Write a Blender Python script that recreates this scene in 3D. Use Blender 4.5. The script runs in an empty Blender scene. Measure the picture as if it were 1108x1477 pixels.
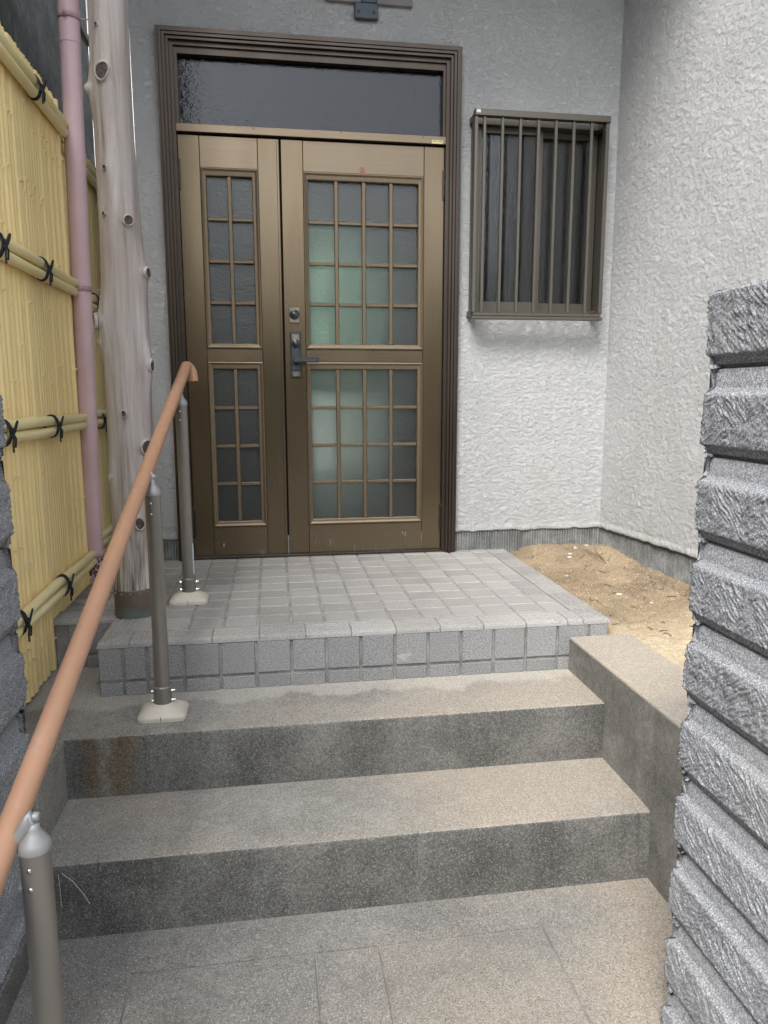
import bpy, bmesh, math, random
import numpy as np
from mathutils import Vector, Matrix
random.seed(7)
S = bpy.context.scene
C = S.collection
R = math.radians

# ---------------------------------------------------------------- camera
cam_d = bpy.data.cameras.new('camera')
cam = bpy.data.objects.new('camera', cam_d); C.objects.link(cam)
YAW, PITCH, ROLL = 0.1511, 0.1595, -0.0012
fw = Vector((math.sin(YAW)*math.cos(PITCH), math.cos(YAW)*math.cos(PITCH), -math.sin(PITCH)))
rt = Vector((math.cos(YAW), -math.sin(YAW), 0)); up = rt.cross(fw)
r2 = rt*math.cos(ROLL)+up*math.sin(ROLL); u2 = up*math.cos(ROLL)-rt*math.sin(ROLL)
m = Matrix((r2, u2, -fw)).transposed().to_4x4(); m.translation = Vector((0.2966, -3.357, 0.7433))
cam.matrix_world = m
cam_d.sensor_fit = 'VERTICAL'; cam_d.sensor_height = 24; cam_d.sensor_width = 18
cam_d.lens = 24*1053.08/1477; cam_d.clip_start = 0.02; cam_d.clip_end = 400
S.camera = cam

# ---------------------------------------------------------------- sky, sun, exposure
W = bpy.data.worlds.new('World'); S.world = W; W.use_nodes = True
nt = W.node_tree; nt.nodes.clear()
sk = nt.nodes.new('ShaderNodeTexSky'); sk.sky_type = 'NISHITA'; sk.sun_disc = False
SUN_EL, SUN_AZ = R(52), R(216)
sk.sun_elevation = SUN_EL; sk.sun_rotation = SUN_AZ; sk.dust_density = 3.0; sk.air_density = 1.0
hs = nt.nodes.new('ShaderNodeHueSaturation'); hs.inputs['Saturation'].default_value = 0.36
bg = nt.nodes.new('ShaderNodeBackground'); bg.inputs[1].default_value = 0.15
wo = nt.nodes.new('ShaderNodeOutputWorld')
nt.links.new(sk.outputs[0], hs.inputs['Color']); nt.links.new(hs.outputs[0], bg.inputs[0]); nt.links.new(bg.outputs[0], wo.inputs[0])
sun_d = bpy.data.lights.new('sun', 'SUN'); sun_d.energy = 1.4; sun_d.angle = R(30); sun_d.color = (1, .975, .94)
sun = bpy.data.objects.new('sun', sun_d); C.objects.link(sun)
sd = Vector((math.sin(SUN_AZ)*math.cos(SUN_EL), math.cos(SUN_AZ)*math.cos(SUN_EL), math.sin(SUN_EL)))
sun.rotation_euler = sd.to_track_quat('Z', 'Y').to_euler()
S.view_settings.view_transform = 'Standard'; S.view_settings.look = 'None'
S.view_settings.exposure = 1.52; S.view_settings.gamma = 1.0; S.view_settings.use_curve_mapping = False
S.cycles.max_bounces = 10; S.cycles.transparent_max_bounces = 12
S.cycles.use_denoising = True

# ---------------------------------------------------------------- helpers: objects
def link(name, me, parent=None, mat=None):
    o = bpy.data.objects.new(name, me); C.objects.link(o)
    if parent is not None: o.parent = parent
    if mat is not None and me is not None:
        for q in (mat if isinstance(mat, (list, tuple)) else [mat]): me.materials.append(q)
    return o
def empty(name, loc=(0, 0, 0), parent=None):
    o = bpy.data.objects.new(name, None); C.objects.link(o); o.location = loc; o.empty_display_size = .05
    if parent is not None: o.parent = parent
    return o
def tag(o, label=None, cat=None, group=None, kind=None):
    if label: o['label'] = label
    if cat: o['category'] = cat
    if group: o['group'] = group
    if kind: o['kind'] = kind
    return o
class MB:
    """collects geometry for one mesh"""
    def __init__(s): s.v = []; s.f = []; s.mi = []; s.sm = []
    def add(s, V, F, mi=0, smooth=False):
        b = len(s.v); s.v += [tuple(p) for p in V]; s.f += [tuple(i+b for i in f) for f in F]
        s.mi += [mi]*len(F); s.sm += [smooth]*len(F); return s
    def box(s, x0, x1, y0, y1, z0, z1, r=0, mi=0):
        if r <= 0:
            V = [(x, y, z) for x in (x0, x1) for y in (y0, y1) for z in (z0, z1)]
            F = [(0, 1, 3, 2), (4, 6, 7, 5), (0, 4, 5, 1), (2, 3, 7, 6), (0, 2, 6, 4), (1, 5, 7, 3)]
            return s.add(V, F, mi)
        bm = bmesh.new()
        bmesh.ops.create_cube(bm, size=1)
        for v in bm.verts:
            v.co = ((x0+x1)/2+v.co.x*(x1-x0), (y0+y1)/2+v.co.y*(y1-y0), (z0+z1)/2+v.co.z*(z1-z0))
        bmesh.ops.bevel(bm, geom=bm.edges[:], offset=r, segments=2 if r > .003 else 1, profile=.6, affect='EDGES')
        bm.verts.index_update()
        s.add([v.co[:] for v in bm.verts], [[v.index for v in f.verts] for f in bm.faces], mi, False); bm.free(); return s
    def grid(s, P, mi=0, smooth=True, closed=False, flip=False):
        P = np.asarray(P, float); n, k = P.shape[:2]
        b = len(s.v); s.v += [tuple(p) for p in P.reshape(-1, 3)]
        kk = k if closed else k-1
        for i in range(n-1):
            for j in range(kk):
                a = b+i*k+j; c = b+i*k+(j+1) % k; d = c+k; e = a+k
                s.f.append((a, e, d, c) if flip else (a, c, d, e)); s.mi.append(mi); s.sm.append(smooth)
        return s
    def tube(s, pts, rad, n=12, mi=0, cap=True, smooth=True):
        pts = [Vector(p) for p in pts]; rads = rad if isinstance(rad, (list, tuple)) else [rad]*len(pts)
        prev = None; rings = []
        for i, p in enumerate(pts):
            t = (pts[min(i+1, len(pts)-1)]-pts[max(i-1, 0)]).normalized()
            if prev is None:
                a = Vector((0, 0, 1)) if abs(t.z) < .9 else Vector((1, 0, 0)); u = t.cross(a).normalized()
            else: u = (prev-t*prev.dot(t)).normalized()
            prev = u; w = t.cross(u)
            rings.append([p+(u*math.cos(6.28318*k/n)+w*math.sin(6.28318*k/n))*rads[i] for k in range(n)])
        s.grid(rings, mi, smooth, closed=True)
        if cap:
            b = len(s.v); s.add(rings[0], [tuple(range(n))[::-1]], mi); s.add(rings[-1], [tuple(range(n))], mi)
        return s
    def lathe(s, c, prof, n=24, mi=0, axis='z'):
        rings = []
        for r, h in prof:
            ring = []
            for k in range(n):
                a = 6.28318*k/n; q = (r*math.cos(a), r*math.sin(a), h)
                if axis == 'y': q = (q[0], h, q[1])
                if axis == 'x': q = (h, q[0], q[1])
                ring.append((c[0]+q[0], c[1]+q[1], c[2]+q[2]))
            rings.append(ring)
        s.grid(rings, mi, True, closed=True)
        return s
    def mesh(s, name='m'):
        me = bpy.data.meshes.new(name); me.from_pydata(s.v, [], s.f)
        me.polygons.foreach_set('material_index', s.mi); me.polygons.foreach_set('use_smooth', s.sm); me.update()
        return me
    def build(s, name, mat, parent=None): return link(name, s.mesh(name), parent, mat)
def box(name, mat, parent, x0, x1, y0, y1, z0, z1, r=0): return MB().box(x0, x1, y0, y1, z0, z1, r).build(name, mat, parent)

# ---------------------------------------------------------------- helpers: numpy noise
def vnoise(x, y, seed=0):
    x = np.asarray(x, float); y = np.asarray(y, float)
    xi = np.floor(x).astype(np.int64); yi = np.floor(y).astype(np.int64); fx = x-xi; fy = y-yi
    fx = fx*fx*(3-2*fx); fy = fy*fy*(3-2*fy)
    def h(a, b):
        n = (a*374761393+b*668265263+seed*982451653) & 0x7fffffff
        n = ((n ^ (n >> 13))*1274126177) & 0x7fffffff
        return ((n ^ (n >> 16)) & 0xffff)/65535.0
    return (h(xi, yi)*(1-fx)+h(xi+1, yi)*fx)*(1-fy)+(h(xi, yi+1)*(1-fx)+h(xi+1, yi+1)*fx)*fy
def fbm(x, y, o=4, seed=0):
    t = 0; a = .5
    for k in range(o): t = t+a*vnoise(x*2**k, y*2**k, seed+k*17); a *= .5
    return t

# ---------------------------------------------------------------- helpers: materials
class N:
    def __init__(s, name, rough=.6, metal=0., base=(.5, .5, .5), spec=.5):
        s.m = bpy.data.materials.new(name); s.m.use_nodes = True; s.t = s.m.node_tree; s.b = s.t.nodes['Principled BSDF']
        s.b.inputs['Roughness'].default_value = rough; s.b.inputs['Metallic'].default_value = metal
        s.b.inputs['Base Color'].default_value = (*base, 1); s.b.inputs['Specular IOR Level'].default_value = spec
    def nd(s, ty, **k):
        n = s.t.nodes.new(ty)
        for a, b in k.items(): setattr(n, a, b)
        return n
    def ln(s, a, b): s.t.links.new(a, b)
    def pos(s, scale=(1, 1, 1), obj=False, rot=(0, 0, 0)):
        if obj: src = s.nd('ShaderNodeTexCoord').outputs['Object']
        else: src = s.nd('ShaderNodeNewGeometry').outputs['Position']
        mp = s.nd('ShaderNodeMapping'); mp.inputs['Scale'].default_value = scale; mp.inputs['Rotation'].default_value = rot
        s.ln(src, mp.inputs[0]); return mp.outputs[0]
    def noise(s, vec, scale, detail=4, rough=.55, dist=0.):
        n = s.nd('ShaderNodeTexNoise'); n.inputs['Scale'].default_value = scale; n.inputs['Detail'].default_value = detail
        n.inputs['Roughness'].default_value = rough; n.inputs['Distortion'].default_value = dist; s.ln(vec, n.inputs['Vector']); return n.outputs['Fac']
    def vor(s, vec, scale, feature='F1', out='Distance'):
        n = s.nd('ShaderNodeTexVoronoi', feature=feature); n.inputs['Scale'].default_value = scale; s.ln(vec, n.inputs['Vector']); return n.outputs[out]
    def ramp(s, fac, stops, inter='LINEAR'):
        n = s.nd('ShaderNodeValToRGB'); e = n.color_ramp.elements; n.color_ramp.interpolation = inter
        while len(e) < len(stops): e.new(.5)
        for i, (p, c) in enumerate(stops):
            e[i].position = p; c = c if isinstance(c, (tuple, list)) else (c, c, c); e[i].color = (*c, 1)
        s.ln(fac, n.inputs[0]); return n.outputs[0]
    def mix(s, fac, a, b, mode='MIX'):
        n = s.nd('ShaderNodeMix', data_type='RGBA', blend_type=mode)
        for v, i in ((fac, 0), (a, 6), (b, 7)):
            if hasattr(v, 'is_linked') or hasattr(v, 'node'): s.ln(v, n.inputs[i])
            elif i == 0: n.inputs[0].default_value = v
            else: n.inputs[i].default_value = (*v, 1) if isinstance(v, (tuple, list)) else (v, v, v, 1)
        return n.outputs[2]
    def math(s, op, a, b=0., cl=False):
        n = s.nd('ShaderNodeMath', operation=op); n.use_clamp = cl
        for v, i in ((a, 0), (b, 1)):
            if hasattr(v, 'node'): s.ln(v, n.inputs[i])
            else: n.inputs[i].default_value = v
        return n.outputs[0]
    def col(s, c): s.ln(c, s.b.inputs['Base Color']); return s
    def rgh(s, c): s.ln(c, s.b.inputs['Roughness']); return s
    def bump(s, h, dist=.002, strength=1.):
        n = s.nd('ShaderNodeBump'); n.inputs['Distance'].default_value = dist; n.inputs['Strength'].default_value = strength
        s.ln(h, n.inputs['Height']); s.ln(n.outputs[0], s.b.inputs['Normal']); return s

def m_stucco():
    a = N('stucco', .9, spec=.25); p = a.pos()
    q = a.pos((1, 1, 1.35)); n1 = a.noise(q, 36, 6, .66, .2)
    pl = a.ramp(n1, [(.40, 0.), (.412, .3), (.47, .34), (.482, .68), (.545, .72), (.557, 1.)]); n2 = a.noise(p, 130, 3, .65, .2)
    h = a.math('ADD', pl, a.math('MULTIPLY', n2, .38))
    c = a.mix(a.ramp(a.noise(p, 3, 4), [(.3, 0.), (.7, 1.)]), (.45, .458, .46), (.51, .517, .517))
    c = a.mix(a.ramp(a.noise(p, 160, 3), [(.62, 0.), (.74, .22)]), c, (.36, .36, .36))
    c = a.mix(a.ramp(a.noise(a.pos((9, 9, .7)), 1.3, 4, .6), [(.52, 0.), (.75, .16)]), c, (.36, .36, .34))
    # one old tea-coloured stain low on the wall, and dust above the foundation
    dv = a.nd('ShaderNodeVectorMath', operation='DISTANCE'); a.ln(p, dv.inputs[0]); dv.inputs[1].default_value = (1.60, 0, .34)
    st = a.math('MULTIPLY', a.ramp(dv.outputs['Value'], [(.01, 1.), (.075, 0.)]), a.ramp(a.noise(p, 26, 3), [(.4, 0.), (.62, .45)]))
    c = a.mix(st, c, (.42, .36, .28))
    return a.col(c).bump(h, .0052, 1.).m
def m_concrete(name, base, dark, amt=.5, sp=.28, dusty=None, scale=3.):
    a = N(name, .92, spec=.2); p = a.pos()
    big = a.noise(p, scale, 5, .6, .3); c = a.mix(a.ramp(big, [(.38, 0.), (.66, 1.)]), base, dark)
    mid = a.noise(p, 26, 4, .6); c = a.mix(a.math('MULTIPLY', a.ramp(mid, [(.35, 0.), (.7, 1.)]), amt), c, tuple(q*.55 for q in dark))
    if dusty:
        sd_ = a.nd('ShaderNodeSeparateXYZ'); a.ln(p, sd_.inputs[0])
        dn = a.math('ADD', a.noise(a.pos((.7, 1.2, 1)), 2.2, 4, .5), a.math('MULTIPLY', a.math('SUBTRACT', sd_.outputs['X'], .45), .17))
        c = a.mix(a.ramp(dn, [(.40, 0.), (.64, .85)]), c, dusty)
    g = a.noise(p, 170, 4, .75); c = a.mix(1., c, a.ramp(g, [(.25, .62), (.5, 1.), (.72, 1.42)]), 'MULTIPLY')
    if name == 'tread_concrete':   # lime bloom along the foot of the tiled face
        sy = a.nd('ShaderNodeSeparateXYZ'); a.ln(p, sy.inputs[0])
        edge = a.math('ADD', sy.outputs['Y'], a.math('MULTIPLY', a.noise(a.pos((1, .4, 1)), 7, 5, .65), .22))
        f = a.nd('ShaderNodeMapRange'); f.inputs[1].default_value = -1.115; f.inputs[2].default_value = -1.085; a.ln(edge, f.inputs[0])
        c = a.mix(a.math('MULTIPLY', f.outputs[0], .45), c, (.50, .475, .43))
    v = a.noise(p, 360, 2, .6); c = a.mix(a.ramp(v, [(.58, 0.), (.68, sp*1.5)]), c, (.60, .60, .56))
    v2 = a.noise(p, 330, 2, .6); c = a.mix(a.ramp(v2, [(.58, 0.), (.68, sp*1.7)]), c, (.03, .03, .028))
    h = a.math('ADD', a.noise(p, 260, 3, .6), a.math('MULTIPLY', a.noise(p, 40, 3), .6))
    return a.col(c).bump(h, .0016, .8).m
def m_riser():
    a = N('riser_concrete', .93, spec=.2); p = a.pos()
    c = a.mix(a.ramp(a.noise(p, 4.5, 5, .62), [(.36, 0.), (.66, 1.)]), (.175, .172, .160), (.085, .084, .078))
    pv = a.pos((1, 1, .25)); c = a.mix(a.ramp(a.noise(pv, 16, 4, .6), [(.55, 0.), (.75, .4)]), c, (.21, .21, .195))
    # rusty run-off stain on the left of the upper riser
    sx = a.nd('ShaderNodeSeparateXYZ'); a.ln(p, sx.inputs[0])
    wv = a.math('ADD', sx.outputs['X'], a.math('MULTIPLY', a.noise(p, 16, 3), .07))
    st = a.ramp(wv, [(.0, 0.), (.001, 0.)])
    def band(x0, x1, soft):
        lo = a.nd('ShaderNodeMapRange'); lo.inputs[1].default_value = x0-soft; lo.inputs[2].default_value = x0+soft; a.ln(wv, lo.inputs[0])
        hi = a.nd('ShaderNodeMapRange'); hi.inputs[1].default_value = x1-soft; hi.inputs[2].default_value = x1+soft
        hi.inputs[3].default_value = 1; hi.inputs[4].default_value = 0; a.ln(wv, hi.inputs[0])
        return a.math('MULTIPLY', lo.outputs[0], hi.outputs[0])
    up_ = a.math('GREATER_THAN', sx.outputs['Z'], -.345)
    rust = a.math('MULTIPLY', a.math('MULTIPLY', band(-.195, -.06, .025), up_), .6); c = a.mix(rust, c, (.15, .105, .05))
    wh = a.math('MULTIPLY', a.math('MULTIPLY', band(-.152, -.128, .012), up_), .65); c = a.mix(wh, c, (.26, .25, .22))
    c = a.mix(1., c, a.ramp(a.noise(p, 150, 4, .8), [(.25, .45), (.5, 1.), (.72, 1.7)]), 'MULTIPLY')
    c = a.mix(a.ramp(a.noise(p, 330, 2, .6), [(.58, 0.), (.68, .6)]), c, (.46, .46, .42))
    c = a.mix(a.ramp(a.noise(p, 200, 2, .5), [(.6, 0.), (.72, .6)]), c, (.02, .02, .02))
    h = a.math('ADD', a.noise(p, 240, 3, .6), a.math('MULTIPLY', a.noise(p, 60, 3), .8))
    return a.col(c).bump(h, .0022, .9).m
def m_granite():
    a = N('granite', .88, spec=.15); p = a.pos(); v = a.pos()
    n = a.noise(p, 330, 2, .7); c = a.ramp(n, [(.35, (.12, .125, .14)), (.44, (.21, .22, .24)), (.55, (.31, .322, .345)), (.66, (.54, .555, .58))])
    c = a.mix(a.ramp(a.noise(p, 7, 4), [(.35, 0.), (.7, .3)]), c, (.33, .335, .35))
    c = a.mix(a.ramp(a.noise(p, 2.6, 3), [(.5, 0.), (.75, .25)]), c, (.34, .32, .28))
    return a.col(c).bump(a.math('ADD', a.noise(p, 300, 3, .7), a.math('MULTIPLY', a.noise(p, 110, 2), .7)), .0022, .8).m
def m_tile(name, ca, cb, dust):
    a = N(name, .72, spec=.3); p = a.pos(); r = a.nd('ShaderNodeObjectInfo').outputs['Random']
    c = a.mix(a.ramp(a.noise(p, 230, 3, .7), [(.38, 0.), (.62, 1.)]), ca, cb)
    c = a.mix(a.ramp(a.noise(p, 300, 2, .5), [(.57, 0.), (.66, .7)]), c, (.07, .07, .07))
    c = a.mix(a.ramp(a.noise(p, 260, 2, .5), [(.6, 0.), (.7, .5)]), c, (.55, .55, .54))
    br = a.math('ADD', .84, a.math('MULTIPLY', r, .26)); cb_ = a.nd('ShaderNodeCombineColor')
    for i in range(3): a.ln(br, cb_.inputs[i])
    c = a.mix(1., c, cb_.outputs[0], 'MULTIPLY')
    c = a.mix(a.ramp(a.noise(p, 3.5, 5, .6), [(.38, 0.), (.7, .6)]), c, dust)
    sc_ = a.ramp(a.noise(a.pos((1, 5, 3)), 9, 4, .6), [(.66, 0.), (.74, .35)]); c = a.mix(sc_, c, (.60, .60, .58))
    return a.col(c).bump(a.noise(p, 380, 3, .6), .0009, .8).rgh(a.ramp(a.noise(p, 5, 4), [(.3, .55), (.7, .85)])).m
def m_bronze(name, vertical=True, base=(.20, .145, .085), rough=.34):
    a = N(name, rough, .8, spec=.5); sc = (160, 160, 3) if vertical else (3, 160, 260)
    n = a.noise(a.pos(sc), 1., 4, .6); c = a.mix(a.ramp(n, [(.3, 0.), (.7, 1.)]), tuple(q*.91 for q in base), tuple(q*1.06 for q in base))
    c = a.mix(a.ramp(a.noise(a.pos((1, 1, .4)), 4, 3, .5), [(.45, 0.), (.75, .14)]), c, (.17, .15, .13))
    c = a.mix(a.ramp(a.noise(a.pos(), 230, 2), [(.72, 0.), (.80, .18)]), c, (.3, .27, .22))
    return a.col(c).bump(n, .00012, .5).rgh(a.ramp(a.noise(a.pos((1, 1, .4)), 5, 2, .4), [(.3, rough-.03), (.7, rough+.07)])).m
def m_plain(name, base, rough=.6, metal=0., var=.15, scale=12., bump=0., bscale=120., spec=.5):
    a = N(name, rough, metal, spec=spec); p = a.pos()
    c = a.mix(a.ramp(a.noise(p, scale, 5, .6), [(.3, 0.), (.7, 1.)]), tuple(q*(1-var) for q in base), tuple(min(1, q*(1+var)) for q in base))
    a.col(c)
    if bump: a.bump(a.noise(p, bscale, 3), bump, .7)
    return a.m
def m_glass(name, tint, rough, bscale, bdist, mixd=0., coat=.06, cw=.7):
    a = N(name, rough, 0, tint, spec=.3); a.b.inputs['IOR'].default_value = 1.45; a.b.inputs['Transmission Weight'].default_value = 1-mixd
    p = a.pos((1, 1, 1.3)); h = a.math('ADD', a.noise(p, bscale, 2, .5, .9), a.math('MULTIPLY', a.noise(p, bscale*3, 2), .35))
    a.bump(h, bdist, .8)
    a.b.inputs['Coat Weight'].default_value = cw; a.b.inputs['Coat Roughness'].default_value = coat; a.b.inputs['Coat IOR'].default_value = 1.6
    n = a.nd('ShaderNodeBump'); n.inputs['Distance'].default_value = bdist; n.inputs['Strength'].default_value = .9; a.ln(h, n.inputs['Height']); a.ln(n.outputs[0], a.b.inputs['Coat Normal'])
    return a.m
def m_bamboo(name, ca, cb):
    a = N(name, .5, spec=.35); r = a.nd('ShaderNodeObjectInfo').outputs['Random']
    c = a.mix(r, ca, cb); n = a.noise(a.pos((60, 60, 2.5)), 1., 4, .6)
    c = a.mix(a.ramp(n, [(.35, 0.), (.75, .18)]), c, tuple(q*.82 for q in ca))
    c = a.mix(a.ramp(a.noise(a.pos(), 2.6, 4), [(.5, 0.), (.75, .25)]), c, tuple(q*.62 for q in cb))
    return a.col(c).bump(n, .0001, .4).m
def m_log():
    a = N('weathered_log', .62, spec=.3); p = a.pos((34, 34, 2.2)); n = a.noise(p, 1., 6, .65, .4)
    c = a.ramp(n, [(.28, (.17, .145, .13)), (.42, (.31, .28, .265)), (.56, (.40, .375, .365)), (.72, (.56, .54, .53))])
    c = a.mix(a.ramp(a.noise(a.pos((3, 3, 1.2)), 2.4, 4), [(.42, 0.), (.66, .45)]), c, (.27, .215, .185))
    sx = a.nd('ShaderNodeSeparateXYZ'); a.ln(a.pos(), sx.inputs[0])
    lowf = a.nd('ShaderNodeMapRange'); lowf.inputs[1].default_value = .34; lowf.inputs[2].default_value = .10; a.ln(sx.outputs['Z'], lowf.inputs[0])
    strk = a.ramp(a.noise(a.pos((95, 95, 3)), 1., 4, .6), [(.40, (.10, .085, .065)), (.52, (.36, .34, .31)), (.66, (.64, .62, .58))])
    c = a.mix(lowf.outputs[0], c, strk)
    ck = a.ramp(a.noise(a.pos((120, 120, 1.6)), 1., 3, .5), [(.27, 1.), (.33, 0.)]); c = a.mix(a.math('MULTIPLY', ck, .75), c, (.05, .04, .035))
    return a.col(c).bump(a.math('SUBTRACT', n, a.math('MULTIPLY', ck, .5)), .0040, .9).m
M = {}
M['stucco'] = m_stucco()
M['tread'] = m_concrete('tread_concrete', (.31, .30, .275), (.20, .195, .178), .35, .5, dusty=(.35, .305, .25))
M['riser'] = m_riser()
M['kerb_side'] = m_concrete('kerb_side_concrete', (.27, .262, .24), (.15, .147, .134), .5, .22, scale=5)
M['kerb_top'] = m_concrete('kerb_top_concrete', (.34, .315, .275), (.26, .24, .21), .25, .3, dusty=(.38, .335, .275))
M['path'] = m_concrete('path_concrete', (.27, .262, .243), (.185, .18, .168), .4, .45, dusty=(.31, .27, .22))
M['ledge'] = m_concrete('ledge_concrete', (.20, .2, .185), (.12, .12, .108), .5, .4)
M['found'] = m_concrete('foundation_concrete', (.30, .31, .305), (.17, .175, .17), .5, .3, scale=9)
M['neigh'] = m_concrete('stained_wall', (.15, .15, .135), (.05, .052, .047), .6, .3, dusty=(.34, .31, .24), scale=3.2)
M['granite'] = m_granite()
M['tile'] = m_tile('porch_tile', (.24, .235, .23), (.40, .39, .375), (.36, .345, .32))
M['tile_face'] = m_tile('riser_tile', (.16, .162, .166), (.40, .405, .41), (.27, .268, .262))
M['grout'] = m_plain('grout', (.26, .255, .24), .95, 0, .4, 18, .001)
M['bronze_v'] = m_bronze('bronze_vertical', True, (.182, .138, .086), .24)
M['bronze_h'] = m_bronze('bronze_horizontal', False, (.200, .154, .102), .27)
M['bar'] = m_bronze('bronze_glazing_bar', True, (.190, .148, .098), .50)
M['casing'] = m_bronze('casing_bronze', True, (.078, .062, .050), .36)
M['grille'] = m_bronze('grille_bronze', True, (.155, .142, .118), .42)
M['pane'] = m_glass('frosted_glass', (.76, .83, .79), .46, 55, .0019, 0., .06, .42)
M['transom'] = m_glass('transom_glass', (.16, .18, .215), .12, 38, .0017, 0., .05, .14)
M['win'] = m_glass('window_glass', (.40, .42, .43), .10, 40, .001, 0., .05, .5)
M['dark'] = m_plain('dark_gap', (.012, .011, .010), .8)
M['room'] = m_plain('room_wall', (.10, .095, .085), .8)
M['lockm'] = m_plain('lock_metal', (.085, .095, .105), .38, .8, .25, 60)
M['lockl'] = m_plain('lock_worn_metal', (.28, .25, .19), .35, .8, .3, 60)
M['bam'] = m_bamboo('yellow_bamboo', (.95, .76, .38), (.91, .71, .33))
M['bamrail'] = m_bamboo('bamboo_rail', (.84, .74, .42), (.78, .68, .37))
M['bamshade'] = m_bamboo('bamboo_shaded', (.30, .26, .13), (.26, .22, .10))  # bamboo colour darkened to hold the shade between the fence panels
M['rope'] = m_plain('black_rope', (.018, .020, .024), .85, 0, .5, 300, .001, 500)
M['pipe'] = m_plain('pink_pipe', (.60, .43, .465), .42, 0, .09, 5, .0002, 60)
M['rust'] = m_plain('flaked_rust', (.10, .045, .045), .9, 0, .4, 90, .0008, 200)
M['clamp'] = m_plain('clamp_paint', (.42, .28, .30), .55, .1, .3, 60)
M['log'] = m_log()
M['knot'] = m_plain('knot_wood', (.06, .047, .042), .85, 0, .6, 90, .002, 160)
M['knotring'] = m_plain('knot_ring_wood', (.36, .32, .30), .7, 0, .3, 60, .0015, 120)
def m_copper():
    a = N('old_copper', .55, .35, spec=.4); p = a.pos()
    c = a.mix(a.ramp(a.noise(p, 14, 5), [(.35, 0.), (.65, 1.)]), (.11, .105, .10), (.19, .135, .10))
    sx = a.nd('ShaderNodeSeparateXYZ'); a.ln(p, sx.inputs[0])
    z = a.math('ADD', sx.outputs['Z'], a.math('MULTIPLY', a.noise(p, 22, 4), .06))
    low = a.nd('ShaderNodeMapRange'); low.inputs[1].default_value = .068; low.inputs[2].default_value = .035; a.ln(z, low.inputs[0])
    return a.col(a.mix(a.math('MULTIPLY', low.outputs[0], .8), c, (.12, .19, .18))).bump(a.noise(p, 60, 3), .001, .5).m
M['copper'] = m_copper()
M['rail'] = m_plain('handrail_resin', (.47, .275, .18), .42, 0, .10, 14, .0002, 200)
M['alu'] = m_plain('post_aluminium', (.245, .228, .205), .40, .55, .08, 8)
M['alu_l'] = m_plain('bracket_aluminium', (.34, .345, .345), .55, .4, .08, 8)
M['cover'] = m_plain('base_cover_resin', (.56, .52, .44), .5, 0, .06, 14)
M['steel'] = m_plain('bolt_steel', (.62, .62, .62), .25, 1., .1)
M['label'] = m_plain('label_paper', (.62, .72, .72), .5)
M['tagy'] = m_plain('label_yellow', (.66, .62, .30), .5)
M['tagt'] = m_plain('label_print', (.12, .12, .10), .6)
M['red'] = m_plain('red_print', (.40, .05, .04), .6)
M['slate'] = m_plain('bracket_paint', (.075, .09, .11), .5, .3, .15, 20)
M['board'] = m_plain('sign_board_wood', (.24, .225, .235), .75, 0, .25, 9)
M['soffit'] = m_plain('eave_paint', (.16, .15, .14), .8)
def m_scuffed(name, base, rough, dirt, sc):
    a = N(name, rough, 0, base); p = a.pos()
    c = a.mix(a.ramp(a.noise(p, 9, 4), [(.35, 0.), (.7, .35)]), base, tuple(q*.82 for q in base))
    c = a.mix(a.ramp(a.noise(a.pos((1, .35, .8)), sc, 5, .7), [(.56, 0.), (.70, .45)]), c, dirt)
    c = a.mix(a.ramp(a.noise(p, 240, 2), [(.70, 0.), (.76, .4)]), c, tuple(q*.4 for q in base))
    return a.col(c).rgh(a.ramp(a.noise(p, 14, 4), [(.35, rough-.1), (.65, rough+.15)])).bump(a.noise(p, 160, 3), .0003, .6).m
M['rail'] = m_scuffed('handrail_resin', (.44, .25, .155), .42, (.48, .33, .25), 26)
M['cover'] = m_scuffed('base_cover_resin', (.56, .52, .44), .5, (.34, .30, .24), 40)
def m_sand():
    a = N('sand', .96, spec=.15); p = a.pos()
    c = a.mix(a.ramp(a.noise(p, 5, 5, .6), [(.35, 0.), (.65, 1.)]), (.31, .24, .155), (.19, .145, .095))
    sx = a.nd('ShaderNodeSeparateXYZ'); a.ln(p, sx.inputs[0])
    dry = a.nd('ShaderNodeMapRange'); dry.inputs[1].default_value = -.85; dry.inputs[2].default_value = -1.15
    a.ln(a.math('ADD', sx.outputs['Y'], a.math('MULTIPLY', a.noise(p, 7, 3), .2)), dry.inputs[0])
    c = a.mix(a.math('MULTIPLY', dry.outputs[0], .8), c, (.56, .47, .33))
    c = a.mix(a.ramp(a.noise(p, 210, 2), [(.6, 0.), (.7, .7)]), c, (.70, .64, .52)); c = a.mix(a.ramp(a.noise(p, 150, 2), [(.6, 0.), (.72, .7)]), c, (.12, .08, .05))
    return a.col(c).bump(a.math('ADD', a.noise(p, 150, 4, .7), a.noise(p, 40, 3)), .006, .9).m
M['sand'] = m_sand()
M['pebble'] = m_plain('pebble_stone', (.48, .45, .40), .8, 0, .15, 40, .001, 200)
M['twig'] = m_plain('twig_wood', (.10, .065, .05), .9)
M['straw'] = m_plain('dry_straw', (.50, .45, .33), .8)
M['white'] = m_plain('far_white_wall', (.78, .78, .76), .9, 0, .1, 8, .01, 12)
M['leaf'] = m_plain('leaf_green', (.035, .075, .028), .6, 0, .4, 12)
M['net'] = m_plain('dark_net', (.02, .045, .05), .8)
M['cloth'] = m_plain('green_cloth', (.42, .62, .46), .85, 0, .2, 7)
M['clothw'] = m_plain('white_cloth', (.74, .76, .72), .85, 0, .1, 7)
M['asphalt'] = m_plain('road_asphalt', (.055, .055, .055), .9, 0, .2, 20, .004, 90)

# ================================================================ SETTING
tag(MB().box(-60, 60, -60, 60, -1.0, -.60).build('ground', M['asphalt']), kind='structure')
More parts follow.
